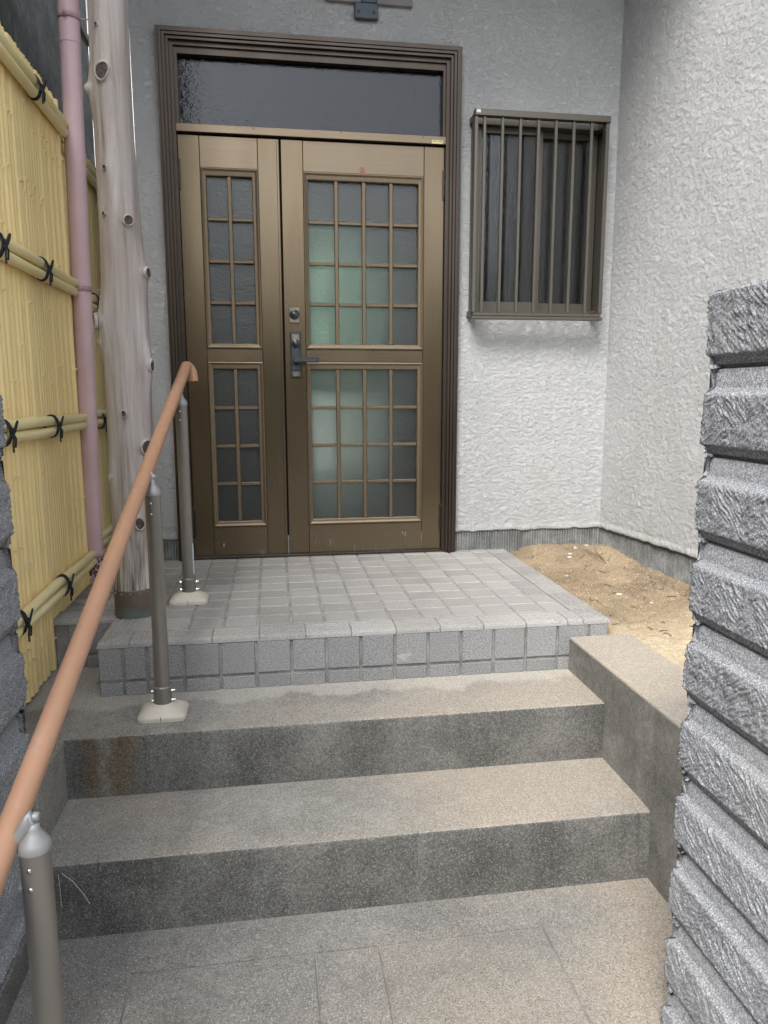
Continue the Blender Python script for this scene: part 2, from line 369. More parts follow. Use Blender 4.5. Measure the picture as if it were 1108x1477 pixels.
# entrance path: slabs with recessed joints
path = tag(MB().box(-.75, 2.0, -3.7, -1.70, -.595, -.542).build('entrance_path', M['grout']), kind='structure')
J = .0013
def slab(x0, x1, y0, y1, dz=0): box('paving_slab', M['path'], path, x0+J, x1-J, y0+J, y1-J, -.59, -.538+dz, .003)
box('paving_slab', M['path'], path, -.62, 1.62, -1.835, -1.7035, -.59, -.538)
box('paving_slab', M['path'], path, -.62, -.045-J, -2.75+J, -1.8351, -.59, -.538); box('paving_slab', M['path'], path, .918+J, 1.62, -2.75+J, -1.8351, -.59, -.538)
slab(-.045, .366, -2.75, -1.837); slab(.366, .515, -2.75, -1.837, .0008); slab(.515, .918, -2.75, -1.837, -.0006)
slab(-.62, .366, -3.69, -2.75); slab(.366, 1.62, -3.69, -2.75)
# concrete steps: pale treads, risers in a separate darker concrete
def worn_block(x0, x1, y0, y1, z0, z1, seed):
    b = MB(); nx = int((x1-x0)/.006); xs = np.linspace(x0, x1, nx)
    chip = (fbm(xs*30, xs*0+seed, 3, seed)-.45)*.009+np.where(vnoise(xs*42, xs*0, seed+5) > .80, .006, 0)
    prof = []
    for k in range(9):                                     # tread, rounded arris, riser
        if k == 0: prof.append((y1, z1, 0))
        elif k == 1: prof.append((y0+.05, z1, 0))
        elif k < 7:
            t = (k-2)/4*math.pi/2; prof.append((y0+.007-.007*math.sin(t), z1-.007+.007*math.cos(t), 1))
        elif k == 7: prof.append((y0, z1-.05, .2))
        else: prof.append((y0, z0, 0))
    P = np.zeros((9, nx, 3))
    for k, (y, z, w) in enumerate(prof):
        P[k, :, 0] = xs; P[k, :, 1] = y+w*np.abs(chip); P[k, :, 2] = z-w*np.abs(chip)*.7
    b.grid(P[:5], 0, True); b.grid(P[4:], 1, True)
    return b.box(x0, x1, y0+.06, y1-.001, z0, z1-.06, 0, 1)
steps = tag(empty('entrance_steps'), kind='structure')
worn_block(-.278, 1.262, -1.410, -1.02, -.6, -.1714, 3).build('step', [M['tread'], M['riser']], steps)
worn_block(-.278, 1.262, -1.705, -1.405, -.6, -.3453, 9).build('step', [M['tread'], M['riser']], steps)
# ledge along the left, under the fence
ledge = tag(MB().box(-.62, -.2785, -1.64, .0, -.6, -.1722, .008).build('side_ledge', M['tread']), kind='structure')
# kerb wall on the right of the steps
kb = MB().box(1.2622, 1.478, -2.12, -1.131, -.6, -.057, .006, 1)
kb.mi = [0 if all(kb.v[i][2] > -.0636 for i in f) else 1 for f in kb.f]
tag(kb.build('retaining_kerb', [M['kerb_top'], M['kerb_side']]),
    'low concrete kerb wall with sandy top between steps and granite pillar', 'kerb')

# ---- tiled porch platform
porch = tag(empty('porch_platform'), kind='structure')
T = .110
MB().box(-.245, 1.402, -1.124, .02, -.5, -.0032).box(-.44, -.24, -.86, .02, -.5, -.0032).build('mortar_bed', M['grout'], porch)
tile_mesh = MB().box(-.0515, .0515, -.0505, .0505, -.010, 0, .0018).mesh('tile'); tile_mesh.materials.append(M['tile'])
tile_half = {}
def tile(x0, x1, y0, y1, z=0.0, mat='tile', name='tile'):
    key = (round(x1-x0, 3), round(y1-y0, 3))
    if key not in tile_half:
        a, b = key; me = MB().box(-a/2, a/2, -b/2, b/2, -.010, 0, .0030).mesh('tile'); me.materials.append(M[mat]); tile_half[key] = me
    o = bpy.data.objects.new(name, tile_half[key]); C.objects.link(o); o.parent = porch
    o.location = ((x0+x1)/2, (y0+y1)/2, z+random.uniform(-.0007, .0005)); o.rotation_euler = (random.uniform(-.008, .008), random.uniform(-.006, .006), random.uniform(-.006, .006)); return o
rows = [-1.028+.108*i for i in range(11)]
x_first = .0141-2*T
for r in range(10):
    y0 = rows[r]; y1 = min(rows[r+1], .012)
    if y1-y0 < .03: continue
    for c in range(14):
        x0 = x_first+c*T; x1 = x0+T
        if c == 0 : x0 = -.172 if y0 < -.86 else x0
        if c == 13: x1 = 1.3085
        if x1-x0 < .02: continue
        tile(x0+.0035, x1-.0035, y0+.0042, y1-.0042)
    if y0 > -.87:
        tile(x_first-T+.0035, x_first-.0035, y0+.0028, y1-.0028)
# grooved nosing pieces: along the front, right edge, and short left edge
def nosing_mesh(L):
    b = MB(); prof = [(0, -.018), (.003, -.008), (.008, -.002), (.014, .0012)]
    x = .022
    for k in range(4):
        prof += [(x, .0012), (x+.0025, -.0020), (x+.0065, -.0020), (x+.009, .0012)]; x += .0175
    prof += [(.100, .0012), (.1015, -.006)]
    P = np.array([[(u, p[0], p[1]) for u in (-L/2, L/2)] for p in prof], float)
    b.grid(P, 0, False, flip=True)
    b.add([(s, p[0], p[1]) for s in (-L/2,) for p in prof]+[(-L/2, 0, -.018)], [tuple(range(len(prof)))[::-1]])
    b.add([(L/2, p[0], p[1]) for p in prof], [tuple(range(len(prof)))])
    me = b.mesh('nosing'); me.materials.append(M['tile']); return me
nm = nosing_mesh(.1405)
def nosing(x, y, rz, me=nm):
    o = bpy.data.objects.new('nosing_tile', me); C.objects.link(o); o.parent = porch; o.location = (x, y, random.uniform(-.0004, .0008)); o.rotation_euler = (0, 0, rz); return o
ed = -.2485; k = 0
xj = [-.152, -.048, .096, .241, .386, .531, .676, .821, .966, 1.111, 1.256, 1.312]
for a, b in zip(xj[:-1], xj[1:]): nosing((a+b)/2, -1.131, 0, nosing_mesh(b-a-.004))
# mitred corner pieces
def corner_mesh(sx):
    b = MB(); prof = [(0, -.018), (.003, -.008), (.008, -.002), (.014, .0012)]; x = .022
    for k in range(4):
        prof += [(x, .0012), (x+.0025, -.0020), (x+.0065, -.0020), (x+.009, .0012)]; x += .0175
    prof += [(.0955, .0012)]
    b.grid([[(sx*.0955, q, z), (sx*q, q, z), (sx*q, .0955, z)] for q, z in prof], 0, False, flip=sx < 0)
    me = b.mesh('corner'); me.materials.append(M['tile']); return me
o = link('nosing_corner_tile', corner_mesh(1), porch); o.location = (ed, -1.131, 0)
o = link('nosing_corner_tile', corner_mesh(-1), porch); o.location = (1.4077, -1.131, 0)
yj = [-1.033, -.955, -.81, -.665, -.52, -.375, -.23, -.085, .0]
for a, b in zip(yj[:-1], yj[1:]): nosing(1.4077, (a+b)/2, math.pi/2, nosing_mesh(b-a-.004))
nosing(ed, -.9575, -math.pi/2, nosing_mesh(.147))
for i in range(2): nosing(-.40+.145*i-.0, -.868, 0, nosing_mesh(.10 if i else .14))
# fascia tiles (tall row over a cut row)
fx = [-.2475, -.176]+[-.176+.0+.0001]
fx = [-.2475, -.1722]+[-.101+.1102*i for i in range(14)]+[1.4025]
fk = {}
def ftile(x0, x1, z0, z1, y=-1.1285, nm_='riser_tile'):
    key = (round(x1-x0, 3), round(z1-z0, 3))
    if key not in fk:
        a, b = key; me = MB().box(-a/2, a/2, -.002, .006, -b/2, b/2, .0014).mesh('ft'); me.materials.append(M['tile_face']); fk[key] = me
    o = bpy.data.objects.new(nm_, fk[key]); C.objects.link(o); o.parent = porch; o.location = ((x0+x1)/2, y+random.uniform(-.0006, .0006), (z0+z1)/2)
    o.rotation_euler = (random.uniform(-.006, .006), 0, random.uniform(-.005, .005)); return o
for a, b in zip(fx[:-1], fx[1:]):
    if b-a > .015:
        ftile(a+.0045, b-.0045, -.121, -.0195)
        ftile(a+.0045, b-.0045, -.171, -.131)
for a, b in ((-.40, -.345), (-.345, -.254)):
    ftile(a+.004, b-.004, -.121, -.0195, -.8655); ftile(a+.004, b-.004, -.171, -.131, -.8655)
for a, b in ((-1.12, -1.02), (-1.02, -.91)):
    for z0, z1 in ((-.121, -.0195), (-.171, -.131)):
        o = ftile(a+.004, b-.004, z0, z1); o.location = (-.2455, (a+b)/2, (z0+z1)/2); o.rotation_euler = (0, 0, -math.pi/2)

# ---- sand bed with pebbles and twigs
xs = np.arange(1.39, 2.25, .006); ys = np.arange(-1.95, .012, .006); X, Y = np.meshgrid(xs, ys)
wallx = 1.888-Y*.1117
Z = -.016+.030*np.exp(-((Y+.05)/.22)**2)*np.clip((X-1.42)/.12, 0, 1)-.055*np.clip((-Y-.75)/.45, 0, 1)
tr = np.exp(-((X-wallx+.07+.25*np.clip(-Y-.25,0,1)*0)/.055)**2)*np.clip((-Y-.10)/.25, 0, 1)*np.clip((Y+1.25)/.5, .25, 1)
Z -= .10*tr
Z += .026*np.exp(-((X-wallx+.19)/.06)**2)*np.clip((-Y-.05)/.2, 0, 1)*np.clip((Y+1.3)/.4, 0, 1)
Z += (fbm(X*7, Y*7, 4, 4)-.47)*.03+(fbm(X*45, Y*45, 4, 8)-.47)*.024
Z = np.where(X < 1.475, np.minimum(Z, np.where(Y < -1.13, -.075, -.012)), Z)
sand = tag(MB().grid(np.stack([X, Y, Z], 2), 0, True).build('sand', M['sand']), 'tan sand bed between tiled porch and stucco wall', kind='stuff')
def sandz(x, y):
    i = int(np.clip((y+1.95)/.006, 0, Z.shape[0]-1)); j = int(np.clip((x-1.39)/.006, 0, Z.shape[1]-1)); return float(Z[i, j])
def pebble(b, x, y, r, seed, z=None):
    rnd = random.Random(seed); bm = bmesh.new(); bmesh.ops.create_icosphere(bm, subdivisions=2 if r > .008 else 1, radius=r)
    s = (rnd.uniform(.9, 1.5), rnd.uniform(.7, 1.1), rnd.uniform(.45, .7)); a = rnd.uniform(0, 6)
    for v in bm.verts:
        k = 1+.16*math.sin(v.co.x/r*3.1+seed)+.12*math.sin(v.co.y/r*4+seed*2)
        q = Vector((v.co.x*s[0]*k, v.co.y*s[1]*k, v.co.z*s[2])); q.rotate(Matrix.Rotation(a, 3, 'Z')); v.co = q+Vector((x, y, (sandz(x, y) if z is None else z)+r*.25))
    bm.verts.index_update(); b.add([v.co[:] for v in bm.verts], [[v.index for v in f.verts] for f in bm.faces], 0, True); bm.free()
names_p = [(1.658, -.187, .011, 'largest white stone on the sand near the house corner'), (1.702, -.148, .013, 'rounded pale stone furthest back on the sand by the ribbed foundation'),
           (1.643, -.222, .009, 'small white stone in front of the pair of pale stones'), (1.79, -.075, .010, 'pale stone tucked into the corner of the house foundation'),
           (1.503, -.528, .008, 'small white pebble halfway along the tiled edge'), (1.60, -.80, .011, 'white pebble on dry sand near the front of the bed'), (1.70, -.87, .009, 'white pebble nearest the granite pillar')]
for i, (x, y, r, lb) in enumerate(names_p):
    b = MB(); pebble(b, x, y, r, i+3); tag(b.build('pebble', M['pebble']), lb, 'pebble', 'white stones lying on the sand')
b = MB(); rn = random.Random(5)
for i in range(260):
    y = rn.uniform(-1.5, -.02); x = rn.uniform(1.42, 1.86-y*.11)
    if x < 1.49 and y < -1.1: continue
    pebble(b, x, y, rn.choice([.0015, .002, .0025, .0035]), i)
tag(b.build('gravel', M['pebble']), 'fine pale grit scattered over the sand', kind='stuff')
b = MB()
for i in range(52):
    y = rn.uniform(-1.15, -.1); x = rn.uniform(1.47, 1.86-y*.11); a = rn.uniform(0, 6.28); L = rn.uniform(.01, .045); pts = []
    for k in range(5):
        q = (k/4-.5)*L; px = x+math.cos(a)*q+rn.uniform(-.003, .003); py = y+math.sin(a)*q+rn.uniform(-.003, .003); pts.append((px, py, sandz(px, py)+.002+rn.uniform(0, .003)))
    b.tube(pts, rn.uniform(.0008, .0022), 5)
tag(b.build('twig_litter', M['twig']), 'dark dry twigs strewn over the sand', kind='stuff')
# grit on steps and path
b = MB()
for i in range(150):
    k = rn.random()
    if k < .45: x, y, z = rn.uniform(-.2, 1.24), rn.uniform(-2.6, -1.72), -.5385
    elif k < .62: x, y, z = rn.uniform(-.27, 1.25), -1.415-abs(rn.gauss(0, .05)), -.3455
    elif k < .72: x, y, z = rn.uniform(-.27, -.2), rn.uniform(-1.69, -1.42), -.3455
    elif k < .9: x, y, z = rn.uniform(-.42, -.2), rn.uniform(-1.3, -.9), -.172
    else: x, y, z = rn.uniform(.9, 1.26), rn.uniform(-1.8, -1.71), -.5385
    pebble(b, x, y, rn.choice([.0008, .0011, .0016]), i+900, z)
for i in range(60):
    x, y = rn.uniform(-.40, -.27), rn.uniform(-.86, -.55); pebble(b, x, y, rn.choice([.002, .003, .004]), i+2000, -.002)
tag(b.build('grit', M['pebble']), 'loose grit on the steps, path and porch corner', kind='stuff')

# ================================================================ HOUSE
house = tag(empty('house', (0.5, 0, 0)), 'white textured stucco house front with brown double door and barred window', 'house')
house.location = (0, 0, 0)
WT = 3.02
wall = MB()
wall.box(-.237, -.110, .006, .16, .095, WT).box(1.125, 1.200, .006, .16, .095, WT).box(1.838, 1.888, .006, .16, .095, WT)
wall.box(-.110, 1.125, .006, .16, 2.20, WT).box(1.200, 1.838, .006, .16, .095, 1.105).box(1.200, 1.838, .006, .16, 1.945, WT)
def relief(u, z):
    wu = u+(fbm(u*11, z*11, 2, 71)-.5)*.05; wz = z+(fbm(u*11, z*11, 2, 77)-.5)*.04
    n = fbm(wu*40, wz*60, 4, 61)/.94; st = 0
    for t, a in ((.36, .9), (.47, 1.), (.57, .9)): st = st+a*np.clip((n-t)/.022, 0, 1)
    n2 = fbm(wu*95, wz*120, 3, 65); st2 = np.clip((n2-.44)/.04, 0, 1)
    return .0003*st+.0009*st2+.0003*(n-.5)+(fbm(u*260, z*260, 2, 9)-.5)*.0008-.0010
def stucco_sheet(b, P0, d, nr, u0, u1, z0, z1, holes=(), step=.0048):
    us = np.arange(u0, u1+step*.5, step); us[-1] = u1; zs_ = np.arange(z0, z1+step*.5, step); U, Zg = np.meshgrid(us, zs_); H = relief(U+P0[0]*0+nr[0]*9, Zg)
    Pm = np.stack([P0[0]+d[0]*U+nr[0]*H, P0[1]+d[1]*U+nr[1]*H, Zg], 2); n, k = U.shape; base = len(b.v); b.v += [tuple(q) for q in Pm.reshape(-1, 3).tolist()]
    keep = np.ones((n-1, k-1), bool)
    for (a0, a1, c0, c1) in holes: keep &= ~((U[:-1, :-1] > a0) & (U[:-1, 1:] < a1) & (Zg[:-1, :-1] > c0) & (Zg[1:, :-1] < c1))
    I, Jx = np.nonzero(keep); A0 = base+I*k+Jx
    F = np.stack([A0, A0+1, A0+k+1, A0+k], 1).tolist(); b.f += F; b.mi += [0]*len(F); b.sm += [True]*len(F)
stucco_sheet(wall, (0, 0), (1, 0), (0, -1), -.237, 1.888, .097, WT, [(-.118, 1.132, 0, 2.208), (1.207, 1.831, 1.112, 1.938)])
wall.build('wall', M['stucco'], house)
# return wall on the right, slightly splayed
def along(t): return (1.888+.1117*t, -t)
P = []
for z in (.095, 3.6): P.append([(*along(t), z) for t in (0, 1.5, 3.0)])
b = MB(); Ld = math.hypot(.1117, 1); stucco_sheet(b, (1.888, 0), (.1117/Ld, -1/Ld), (-1/Ld, -.1117/Ld), -.02, 2.2, .097, 3.3, step=.0052)
b.grid([[(*along(2.19), z), (*along(3.), z)] for z in (.095, 3.6)], 0, False); b.grid([[(*along(0), z), (*along(3.), z)] for z in (3.298, 3.6)], 0, False)
b.add([(*along(0), .095), (*along(3), .095), (along(3)[0]+.2, -3, .095), (2.088, 0, .095)], [(0, 1, 2, 3)])
b.add([(*along(0), 3.6), (*along(3), 3.6), (along(3)[0]+.2, -3, 3.6), (2.088, 0, 3.6)], [(3, 2, 1, 0)])
b.add([(*along(3), .095), (*along(3), 3.6), (along(3)[0]+.2, -3, 3.6), (along(3)[0]+.2, -3, .095)], [(0, 1, 2, 3)])
b.build('wall', M['stucco'], house)
# ragged stucco lip over the ribbed foundation
def lip(P0, P1, nrm, seed):
    n = int((Vector(P1)-Vector(P0)).length/.006); G = []
    t = np.linspace(0, 1, n); px = P0[0]+(P1[0]-P0[0])*t; py = P0[1]+(P1[1]-P0[1])*t; dd = (fbm(t*n*.18, t*0, 3, seed)-.5)*.012; oo = (fbm(t*n*.25, t*0+4, 3, seed)-.45)*.010
    for (dz, off) in ((.030, -.0005), (.014, .0018), (.003, .003), (-.002, .001), (-.002, -.02)):
        G.append(np.stack([px+nrm[0]*(off+np.abs(oo)*(0 if dz > .02 else 1)), py+nrm[1]*(off+np.abs(oo)*(0 if dz > .02 else 1)), .096+dz+dd*(0 if dz > .02 else 1)], 1))
    MB().grid(G, 0, True, flip=True).build('stucco_lip', M['stucco'], house)
lip((1.147, 0), (1.888, 0), (0, -1), 3); lip(along(0)+(0,), along(2.2)+(0,), (-.994, -.11), 8); lip((-.237, 0), (-.133, 0), (0, -1), 5)
def ribbed(P0, P1, nrm, z0, z1, seed):
    P0 = Vector((*P0, 0)); P1 = Vector((*P1, 0)); L = (P1-P0).length; d = (P1-P0)/L; n = Vector((*nrm, 0)); pitch = .0128; k = int(L/pitch)
    us = []; rn2 = random.Random(seed)
    for i in range(k):
        for a, h in ((0, 0), (.22, .0), (.36, .0085), (.80, .0085), (.94, 0)): us.append((i*pitch+a*pitch, h*rn2.uniform(.7, 1.1)))
    us.append((L, 0)); rowsz = np.linspace(z0, z1, 10); G = []
    for z in rowsz:
        G.append([tuple(P0+d*u+n*(h*(1 if 1 else 0)+.0012*math.sin(z*60+u*13)))[:2]+(z,) for u, h in us])
    MB().grid(G, 0, False).build('foundation', M['found'], house)
ribbed((-.237, .010), (1.905, .010), (0, -1), -.25, .100, 1)
ribbed((1.903, .010), (2.236, -2.97), (-.994, -.11), -.25, .100, 2)
box('roof', M['soffit'], house, -.62, 1.905, -.93, .35, WT, WT+.12)
box('eave_beam', M['soffit'], house, -.6, 1.88, -.88, -.78, WT-.12, WT-.002)
box('hall_floor', M['room'], house, -.2, 1.86, .165, 1.6, -.02, .0)
MB().box(-.25, 1.9, 1.6, 1.65, -.02, 2.6).box(-.25, -.2, .165, 1.6, -.02, 2.6).box(1.86, 1.9, .165, 1.6, -.02, 2.6).box(1.15, 1.18, .165, 1.6, -.02, 2.6).box(-.2, 1.86, .165, 1.6, 2.5, 2.6).build('hall_wall', M['room'], house)

# ---- door casing: nested mitred strips
cs = [(0, .008, -.030), (.008, .012, -.022), (.012, .023, -.044), (.023, .027, -.034), (.027, .037, -.044), (.037, .041, -.030), (.041, .050, -.038), (.050, .066, -.022)]
CX0, CX1, CZ = -.1327, 1.1473, 2.2209
b1, b2, b3 = MB(), MB(), MB()
for a, c, y in cs:
    b1.box(CX0+a, CX0+c, y, .06, -.002, CZ-a-.0003); b3.box(CX1-c, CX1-a, y, .06, -.002, CZ-a-.0003)
    b2.box(CX0+c+.0002, CX1-c-.0002, y+.0004, .06, CZ-c, CZ-a)
b1.build('door_casing', M['casing'], house); b2.build('door_casing', M['casing'], house); b3.build('door_casing', M['casing'], house)
# transom
tw = empty('transom_window', parent=house)
IN0, IN1 = CX0+.066, CX1-.066
MB().box(IN0, IN0+.014, -.010, .05, 1.858, CZ-.066).box(IN1-.012, IN1, -.010, .05, 1.858, CZ-.066).box(IN0+.014, IN1-.012, -.0103, .05, 2.128, CZ-.066).build('frame', M['casing'], tw)
box('pane', M['transom'], tw, IN0+.014, IN1-.012, .022, .027, 1.858, 2.128)
MB().box(IN0, IN1, -.020, .05, 1.826, 1.858, .0015).build('rail', M['bronze_h'], tw)
for x in (.25, .62, .98): MB().lathe((x, -.0205, 1.851), [(.0001, -.001), (.0022, -.001), (.0025, 0)], 8, 0, 'y').build('screw', M['dark'], tw)
lb = box('label', M['tagy'], tw, 1.018, 1.067, -.0212, -.0201, 1.8265, 1.8415)
b = MB()
for i, x in enumerate(np.linspace(1.023, 1.060, 7)):
    if i != 3: b.box(x, x+.0032, -.0217, -.0213, 1.834+.001*(i % 2), 1.8395)
b.build('label_print', M['tagt'], tw)
# door leaves
def member(root, name, mat, x0, x1, z0, z1, y=0., r=.0016): return MB().box(x0, x1, y, y+.036, z0, z1, r).build(name, mat, root)
def leaf(label, x0, x1, gx0, gx1, cols, bx0, bx1, vis):
    d = empty('door', parent=house); d['label'] = label
    z0, z1 = .0142, 1.8196
    # stiles and rails
    member(d, 'stile', M['bronze_v'], x0, bx0, z0, z1); member(d, 'stile', M['bronze_v'], bx1, x1, z0, z1)
    for a, c in ((1.6935, z1), (.888, .9435), (z0, .1465)): member(d, 'rail', M['bronze_h'], bx0+.0008, bx1-.0008, a+.0004, c-.0004, .0006)
    for (fz0, fz1, pz0, pz1) in ((.9445, 1.6925, .966, 1.661), (.1475, .887, .172, .8555)):
        # moulded frame around each glazed field: sloping mitred mould
        b = MB(); o_ = (bx0+.0010, bx1-.0010, fz0, fz1); i_ = (gx0, gx1, pz0, pz1)
        def ring(q, y): return [(q[0], y, q[2]), (q[1], y, q[2]), (q[1], y, q[3]), (q[0], y, q[3])]
        def ins(q, w): return (q[0]+w, q[1]-w, q[2]+w, q[3]-w)
        rr = [ring(o_, .010), ring(o_, -.0045), ring(ins(o_, .005), -.0065), ring(ins(o_, .013), -.0015), ring(ins(i_, -.003), -.0005), ring(i_, .002), ring(i_, .026)]
        b.grid(rr, 0, False, closed=True); b.build('glazing_frame', M['bar'], d)
        n = 4; h = (pz1-pz0)/n; w = (gx1-gx0)/cols
        for k in range(1, cols): MB().box(gx0+k*w-.0088, gx0+k*w+.0088, .0022, .018, pz0, pz1, .0025).build('glazing_bar', M['bar'], d)
        for r_ in range(1, n):
            for k in range(cols):
                xa = gx0+k*w+(.0088 if k else 0); xb = gx0+(k+1)*w-(.0088 if k < cols-1 else 0)
                MB().box(xa, xb, .0036, .017, pz0+r_*h-.0075, pz0+r_*h+.0075, .0025).build('glazing_bar', M['bar'], d)
        for r_ in range(n):
            for k in range(cols):
                xa = gx0+k*w+(.0088 if k else 0); xb = gx0+(k+1)*w-(.0088 if k < cols-1 else 0)
                za = pz0+r_*h+(.0075 if r_ else 0); zb = pz0+(r_+1)*h-(.0075 if r_ < n-1 else 0)
                MB().box(xa-.001, xb+.001, .0185, .0225, za-.001, zb+.001).build('pane', M['pane'], d)
    # hinges
    hx = x0-.003 if vis == 'l' else x1+.003
    for hz in (1.66, .165):
        b = MB().lathe((hx, -.006, hz), [(.0001, -.066), (.0045, -.066), (.0045, -.022), (.0040, -.0215), (.0045, -.021), (.0045, .021), (.0040, .0215), (.0045, .022), (.0045, .066), (.0001, .066)], 12)
        b.box(hx-.001-(.011 if vis == 'r' else 0), hx+.001+(.011 if vis == 'l' else 0), -.003, .0002, hz-.062, hz+.062); b.build('hinge', M['casing'], d)
    return d
dl = leaf('narrow left door leaf with two columns of frosted panes', -.0655, .3555, .046, .2375, 2, .0222, .2645, 'l')
dr = leaf('wide right door leaf with four columns of frosted panes and lever handle', .3625, 1.0800, .476, .963, 4, .4555, .9890, 'r')
MB().box(.3440, .3540, -.007, -.0006, .016, 1.817, .0015).build('meeting_strip', M['bronze_v'], dl)
box('threshold', M['casing'], house, -.0672, 1.0814, -.018, .06, .0008, .0118, .002)
box('door_stop', M['dark'], house, -.0668, 1.081, .040, .052, .0125, 1.824).scale = (1, 1, 1)
bpy.data.objects.remove(bpy.data.objects['door_stop'])
b = MB().box(.352, .3665, .03, .05, .0145, 1.8195).box(-.067, -.055, .037, .05, .0145, 1.8195).box(1.07, 1.081, .037, .05, .0145, 1.8195).box(-.067, 1.081, .037, .05, 1.812, 1.8255)
b.build('door_seal', M['dark'], house)
# lock, handle
lk = MB().box(.3845, .4285, -.008, -.0003, 1.058, 1.124, .0015).build('deadlock', M['lockl'], dr)
MB().lathe((.4065, -.008, 1.094), [(.0215, .0), (.0215, -.006), (.019, -.010), (.0135, -.010), (.0130, -.013), (.0001, -.014)], 28, 0, 'y').box(.4055, .4075, -.0148, -.0138, 1.089, 1.099).build('deadlock', M['lockm'], dr)
MB().box(.3855, .4335, -.009, -.0003, .818, 1.020, .003).box(.3905, .4285, -.013, -.008, .850, .972, .002).build('handle_plate', M['lockm'], dr)
box('plate_trim', M['lockl'], dr, .3935, .4260, -.0125, -.0085, .976, 1.008, .0015); box('plate_trim', M['lockl'], dr, .394, .4275, -.0128, -.0086, .824, .846, .002)
MB().lathe((.4100, -.013, .968), [(.0185, 0), (.0185, -.008), (.016, -.011), (.011, -.011), (.0105, -.014), (.0001, -.0145)], 28, 0, 'y').box(.409, .411, -.0152, -.0142, .963, .973).build('cylinder_lock', M['lockm'], dr)
MB().box(.397, .4205, -.045, -.012, .8865, .9045, .002).box(.397, .509, -.058, -.044, .8835, .9065, .003).box(.424, .505, -.0592, -.0578, .888, .902, .0004).build('handle', M['lockm'], dr)
# small red seal sticker on the top rail of the right leaf
b = MB().box(.7030, .7235, -.0006, -.0001, 1.7005, 1.7035).box(.7030, .7055, -.0006, -.0001, 1.7035, 1.7200).box(.7210, .7235, -.0006, -.0001, 1.7035, 1.7200).box(.7055, .7210, -.0006, -.0001, 1.7175, 1.7200)
b.box(.7122, .7144, -.0007, -.0001, 1.6930, 1.7140).box(.7085, .7180, -.0007, -.0001, 1.7075, 1.7090)
b.build('sticker', M['red'], dr)

# ---- barred window
wn = empty('window', parent=house)
wx0, wx1, wz0, wz1 = 1.200, 1.838, 1.105, 1.945
MB().box(wx0, wx0+.024, -.012, .08, wz0, wz1).box(wx1-.024, wx1, -.012, .08, wz0, wz1).box(wx0+.024, wx1-.024, -.0123, .08, wz1-.024, wz1).box(wx0+.024, wx1-.024, -.0123, .08, wz0, wz0+.024).build('frame', M['grille'], wn)
def sash(x0, x1, y, lbl=None):
    s = MB().box(x0, x0+.026, y, y+.024, wz0+.026, wz1-.026, .001).box(x1-.030, x1, y, y+.024, wz0+.026, wz1-.026, .001).box(x0+.026, x1-.030, y+.0005, y+.024, wz1-.050, wz1-.026, .001).box(x0+.026, x1-.030, y+.0005, y+.024, wz0+.026, wz0+.062, .001).build('sash', M['grille'], wn)
    return s
sash(wx0+.026, 1.538, .012); sash(1.508, wx1-.026, .042)
box('pane', M['win'], wn, wx0+.052, 1.508, .022, .027, wz0+.062, wz1-.050)
box('pane', M['win'], wn, 1.534, wx1-.056, .052, .057, wz0+.062, wz1-.050)
b = MB()
xs_ = np.linspace(wx0+.03, wx1-.03, 180); G = [[(x, .115+.010*math.sin(x*115+.8*math.sin(x*31)), z) for x in xs_] for z in (wz0+.02, wz1-.02)]
b.grid(G, 0, True, flip=True); b.build('curtain', m_plain('grey_curtain', (.05, .053, .052), .9, 0, .12, 6), wn)
box('latch', M['steel'], wn, 1.515, 1.522, .004, .0118, 1.560, 1.580, .001)
gx0_, gx1_, gz0, gz1 = 1.190, 1.807, 1.078, 1.952
gr = MB().box(gx0_, gx1_, -.100, -.066, gz1-.026, gz1, .0015).box(gx0_, gx1_, -.100, -.060, gz0, gz0+.013, .0015).box(gx0_+.006, gx1_-.006, -.094, -.064, gz0+.015, gz0+.028, .0015)
gr.box(gx0_+.001, gx0_+.017, -.092, -.052, gz0+.029, gz1-.027, .0015).box(gx1_-.018, gx1_-.001, -.092, -.052, gz0+.029, gz1-.027, .0015)
for z in (gz0+.02, gz1-.03): gr.box(gx0_+.0015, gx0_+.022, -.07, -.0005, z-.006, z+.02).box(gx1_-.022, gx1_-.0015, -.07, -.0005, z-.006, z+.02)
gr.build('grille_frame', M['grille'], wn)
for x in (1.236, 1.3165, 1.397, 1.479, 1.5595, 1.6415, 1.724):
    MB().box(x-.0068, x+.0068, -.0915, -.079, gz0+.0285, gz1-.0265, .0018).build('bar', M['grille'], wn)
box('label', M['label'], wn, 1.196, 1.214, -.1008, -.1001, 1.936, 1.949)
# ---- bracket and board over the door
brk = MB().box(.683, .782, -.024, -.001, 2.305, 2.366, .003).box(.712, .777, -.026, -.001, 2.3665, 2.50, .003)
for x in (.700, .765): brk.lathe((x, -.0245, 2.330), [(.0001, -.003), (.006, -.003), (.007, 0)], 12, 0, 'y')
tag(brk.build('wall_bracket', M['slate']), 'dark slate metal bracket fixed to the wall above the door', 'bracket')
tag(MB().box(.56, .7115, -.018, -.002, 2.3672, 2.55, .002).box(.7775, .93, -.018, -.002, 2.3672, 2.55, .002).build('name_board', M['board']), 'weathered grey wooden board behind the metal bracket over the door', 'board')

